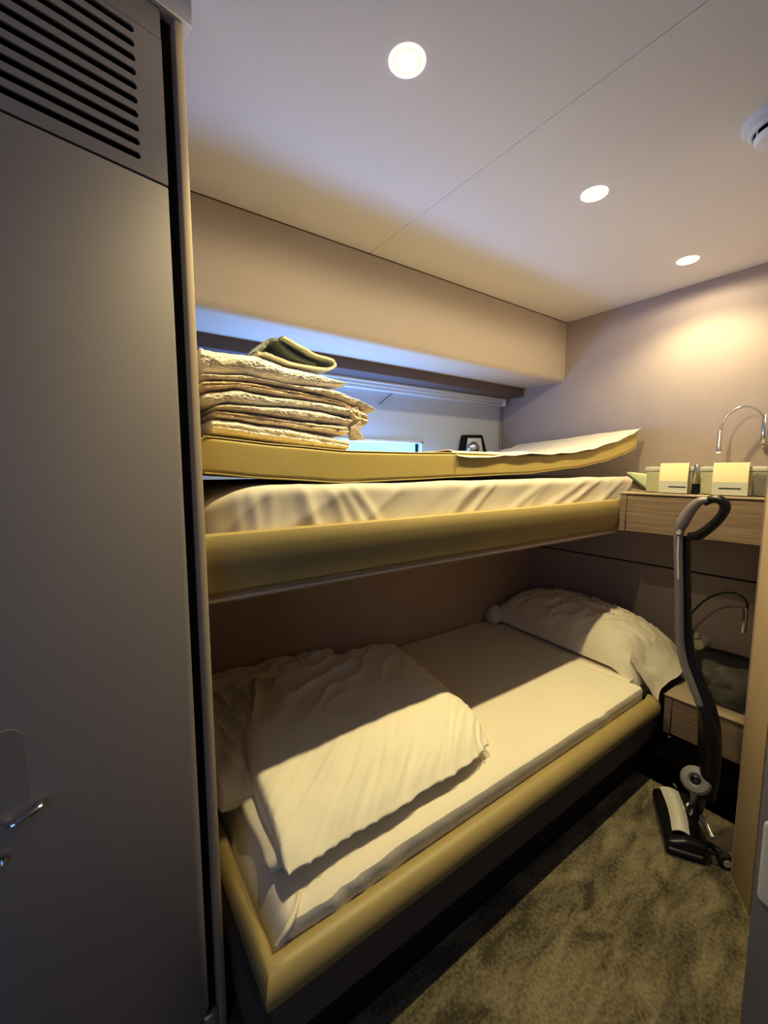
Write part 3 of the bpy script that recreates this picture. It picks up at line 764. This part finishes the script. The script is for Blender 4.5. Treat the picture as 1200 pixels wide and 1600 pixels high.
struct('trim_9', box(1.47, XE-.001, .31, .585, 0, .09), 'black', label='black block added below the nightstand as its dark shade')  # added block, coloured black to stand in for the deep shade in this corner
# things on the nightstand
t = obj('toiletry_case', roundbox((1.80, .335, .2345), (1.945, .560, .335), .016, .02, lambda p, n, u: p+Vector((0, 0, .006*nz(p.x*8, p.y*12)))), 'darkcase', label='black soft case on the nightstand against the far wall', cat='case')
def crumple(p, n, uvw):
    d = .022*nz(p.x*14, p.y*14, p.z*14)+.014*nz(p.x*34, p.y*34, p.z*34)
    return p+n*d*(1 if p.z > .25 else .2)
t = thing('wrapped_bundle', (1.70, .41, .2345), 'crinkled clear plastic wrapped bundle on the nightstand beside the jamb', 'bundle')
obj('clear_film', roundbox((1.645, .335, .2345), (1.775, .505, .355), .03, .010, crumple), 'wrap', t)
obj('grey_contents', roundbox((1.67, .36, .238), (1.75, .47, .30), .02, .02), mat('grey cloth contents', (.035, .033, .03), .8, bump=(80, .3)), t)
t = obj('slipper', roundbox((1.60, .60, 0.001), (1.70, .70, .06), .02, .02), 'darkcase') if False else None

# ================================================================== VACUUM CLEANER
VX = 1.30
vp = lambda x, y, X=VX: at((x, y), 0, X)
va = thing('vacuum_cleaner', (1.30, .40, 0), 'grey and black cordless stick vacuum cleaner standing by the end of the bunks', 'vacuum cleaner')
# loop handle
loop = [vp(*p) for p in ((1076, 838), (1092, 836), (1112, 822), (1128, 805), (1133, 791), (1127, 782), (1113, 780), (1100, 785))]
obj('grip_loop', tube(spline(loop, 6), [.010, .0125, .0115, .011, .012, .011, .010, .010], 14), 'vblack', va)
body = [vp(*p) for p in ((1110, 781), (1096, 784), (1083, 796), (1071, 815), (1064, 832), (1063, 855), (1064, 900), (1065, 960), (1066, 1000), (1072, 1035), (1085, 1070), (1098, 1105), (1103, 1135))]
obj('front_shell', tube(spline([p+Vector((-.006, .003, 0)) for p in body], 6), [.007, .011, .0135, .015, .012, .0105, .0105, .0105, .0105, .010, .0095, .009, .008], 14), 'vgrey', va)
back = [vp(*p) for p in ((1070, 838), (1070, 860), (1069, 900), (1069, 960), (1070, 1000), (1076, 1035), (1089, 1070), (1100, 1105), (1105, 1140), (1105, 1190), (1102, 1232))]
obj('rear_body', tube(spline([p+Vector((.014, 0, 0)) for p in back], 6), [.010, .0095, .0105, .0125, .0145, .016, .018, .022, .0255, .026, .024], 18), 'vblack', va)
low = [vp(*p) for p in ((1096, 1100), (1108, 1140), (1109, 1190), (1104, 1240))]
obj('dust_bin', tube(spline([p+Vector((-.01, -.004, 0)) for p in low], 6), [.012, .020, .022, .019], 18), mat('dark purple bin', (.012, .010, .014), .3, bump=(200, .03)), va)
obj('trim_strip', tube(spline([vp(*p, VX-.016) for p in ((1060, 838), (1059, 870), (1060, 905))], 5), .0022, 8), 'vsilver', va)
obj('release_button', lathe([(.007, 0), (.0065, .004), (0, .005)], vp(1062, 832, VX-.018), (-1, .3, .3)), 'chrome', va)
jp = vp(1087, 1219, VX-.03)
obj('joint_ring', lathe([(.012, -.006), (.030, -.009), (.034, -.004), (.034, .004), (.029, .009), (.017, .010), (.012, .006), (.012, -.006)], jp, (-.80, -.1, .6), 32), 'vgrey', va)
obj('joint_hub', lathe([(.012, -.008), (.012, .004), (.007, .006), (.006, .002), (0, .002)], jp, (-.80, -.1, .6)), 'vblack', va)
obj('neck', tube(spline([jp+Vector((.03, 0, .015)), jp+Vector((.03, .0, -.04)), Vector((1.36, .385, .075)), Vector((1.335, .39, .045))], 6), [.022, .02, .017, .017], 16), 'vblack', va)
# floor head, in its own frame
ha, hb = Vector((1.385, .478, 0)), Vector((1.225, .383, 0)); hx = (hb-ha).normalized(); hy = Vector((-hx.y, hx.x, 0))
if hy.y > 0: hy = -hy      # towards the right partition
def hfr(b):
    for v in b.verts: v.co = ha+hx*v.co.x+hy*v.co.y+Vector((0, 0, v.co.z))
    bmesh.ops.recalc_face_normals(b, faces=b.faces[:]); return b
L = (hb-ha).length
def headshape(p, n, uvw):
    z = p.z
    if z > .02: z = .02+(z-.02)*(1-.45*max(0, (-p.y+.015)/.045)) 
    return Vector((p.x, p.y, z))
hd = obj('floor_head', hfr(roundbox((-.012, -.028, .002), (L+.012, .066, .052), (.012, .012, .012), .008, headshape)), 'vblack', va)
def cover(u, v):
    x = lerp(.004, L*.93, u); y = lerp(-.012, .036-.008*u, v); 
    return Vector((x, y+.006*math.sin(u*3), .0535+.011*math.sin(v*math.pi)*(.6+.4*math.sin(u*math.pi))+.002))
obj('silver_cover', hfr(grid(cover, 24, 10, .003)), 'vsilver', hd)
obj('side_lever', hfr(tube(spline([(L*.28, .05, .055), (L*.5, .078, .05), (L*.75, .088, .04)], 6), [.008, .0095, .006], 12)), 'vsilver', hd)
obj('bumper_strip', hfr(box(L*.99, L+.0135, -.02, .055, .018, .026, .003, 2)), 'vgrey', hd)
for x, y in ((L*.95, .105),):
    obj('wheel', hfr(lathe([(.012, -.011), (.017, -.009), (.018, 0), (.017, .009), (.012, .011), (.006, .012), (0, .012)], (x, y, .0185), (1, .2, 0))), 'rubber', hd)
    obj('wheel_cap', hfr(lathe([(.009, .0121), (.009, .0135), (0, .0138)], (x, y, .0185), (1, .2, 0))), 'vsilver', hd)
    obj('axle_arm', hfr(tube(spline([(x-.02, .06, .03), (x-.028, .085, .024), (x-.014, y, .0185)], 5), .008, 10)), 'vblack', hd)
# charging cable from the nightstand
obj('power_cable', tube(spline([vp(*p, X) for p, X in (((1046, 1150), 1.612), ((1043, 1165), 1.59), ((1043, 1190), 1.55), ((1047, 1213), 1.52), ((1056, 1230), 1.45))], 8), .0042, 10), 'cable', label='grey power cable hanging at the left edge of the nightstand', cat='cable')

# ================================================================== LIGHT + CAMERA
def area(name, loc, target, size, energy, col):
    l = D.lights.new(name, 'AREA'); l.shape = 'RECTANGLE'; l.size, l.size_y = size[0]*S, size[1]*S; l.energy = energy; l.color = col
    o = D.objects.new(name, l); COL.objects.link(o); o.location = Vector(loc)*S
    o.rotation_euler = (Vector(target)-Vector(loc)).to_track_quat('-Z', 'Y').to_euler(); return o
area('corridor_daylight', (-.75, -.40, 1.0), (-.05, .7, .75), (.5, 1.1), 4.2, (.33, .50, 1.0))
area('window_daylight', (1.02, YW-.02, 1.09), (1.06, 1.22, 1.45), (1.40, .12), 12, (.17, .40, 1.0))
w = D.worlds.new('cabin ambience'); SC.world = w; w.use_nodes = True
bg = w.node_tree.nodes['Background']; bg.inputs['Color'].default_value = (.5, .56, .75, 1); bg.inputs['Strength'].default_value = .05

cam = D.cameras.new('camera'); co = D.objects.new('camera', cam); COL.objects.link(co); SC.camera = co
cam.sensor_fit = 'HORIZONTAL'; cam.sensor_width = 36; cam.lens = 36*F/1200; cam.clip_start = .01
right = Vector((_X.x, _Y.x, _Z.x)); down = Vector((_X.y, _Y.y, _Z.y)); fwd = Vector((_X.z, _Y.z, _Z.z))
M = Matrix((right, -down, -fwd)).transposed().to_4x4(); M.translation = Vector((0, 0, CAMH))*S
co.matrix_world = M
SC.view_settings.view_transform = 'Standard'; SC.view_settings.look = 'None'; SC.view_settings.exposure = .12; SC.view_settings.gamma = .80
SC.cycles.use_denoising = True; SC.cycles.max_bounces = 10; SC.cycles.diffuse_bounces = 6; SC.cycles.sample_clamp_indirect = 4
SC.cycles.transparent_max_bounces = 12
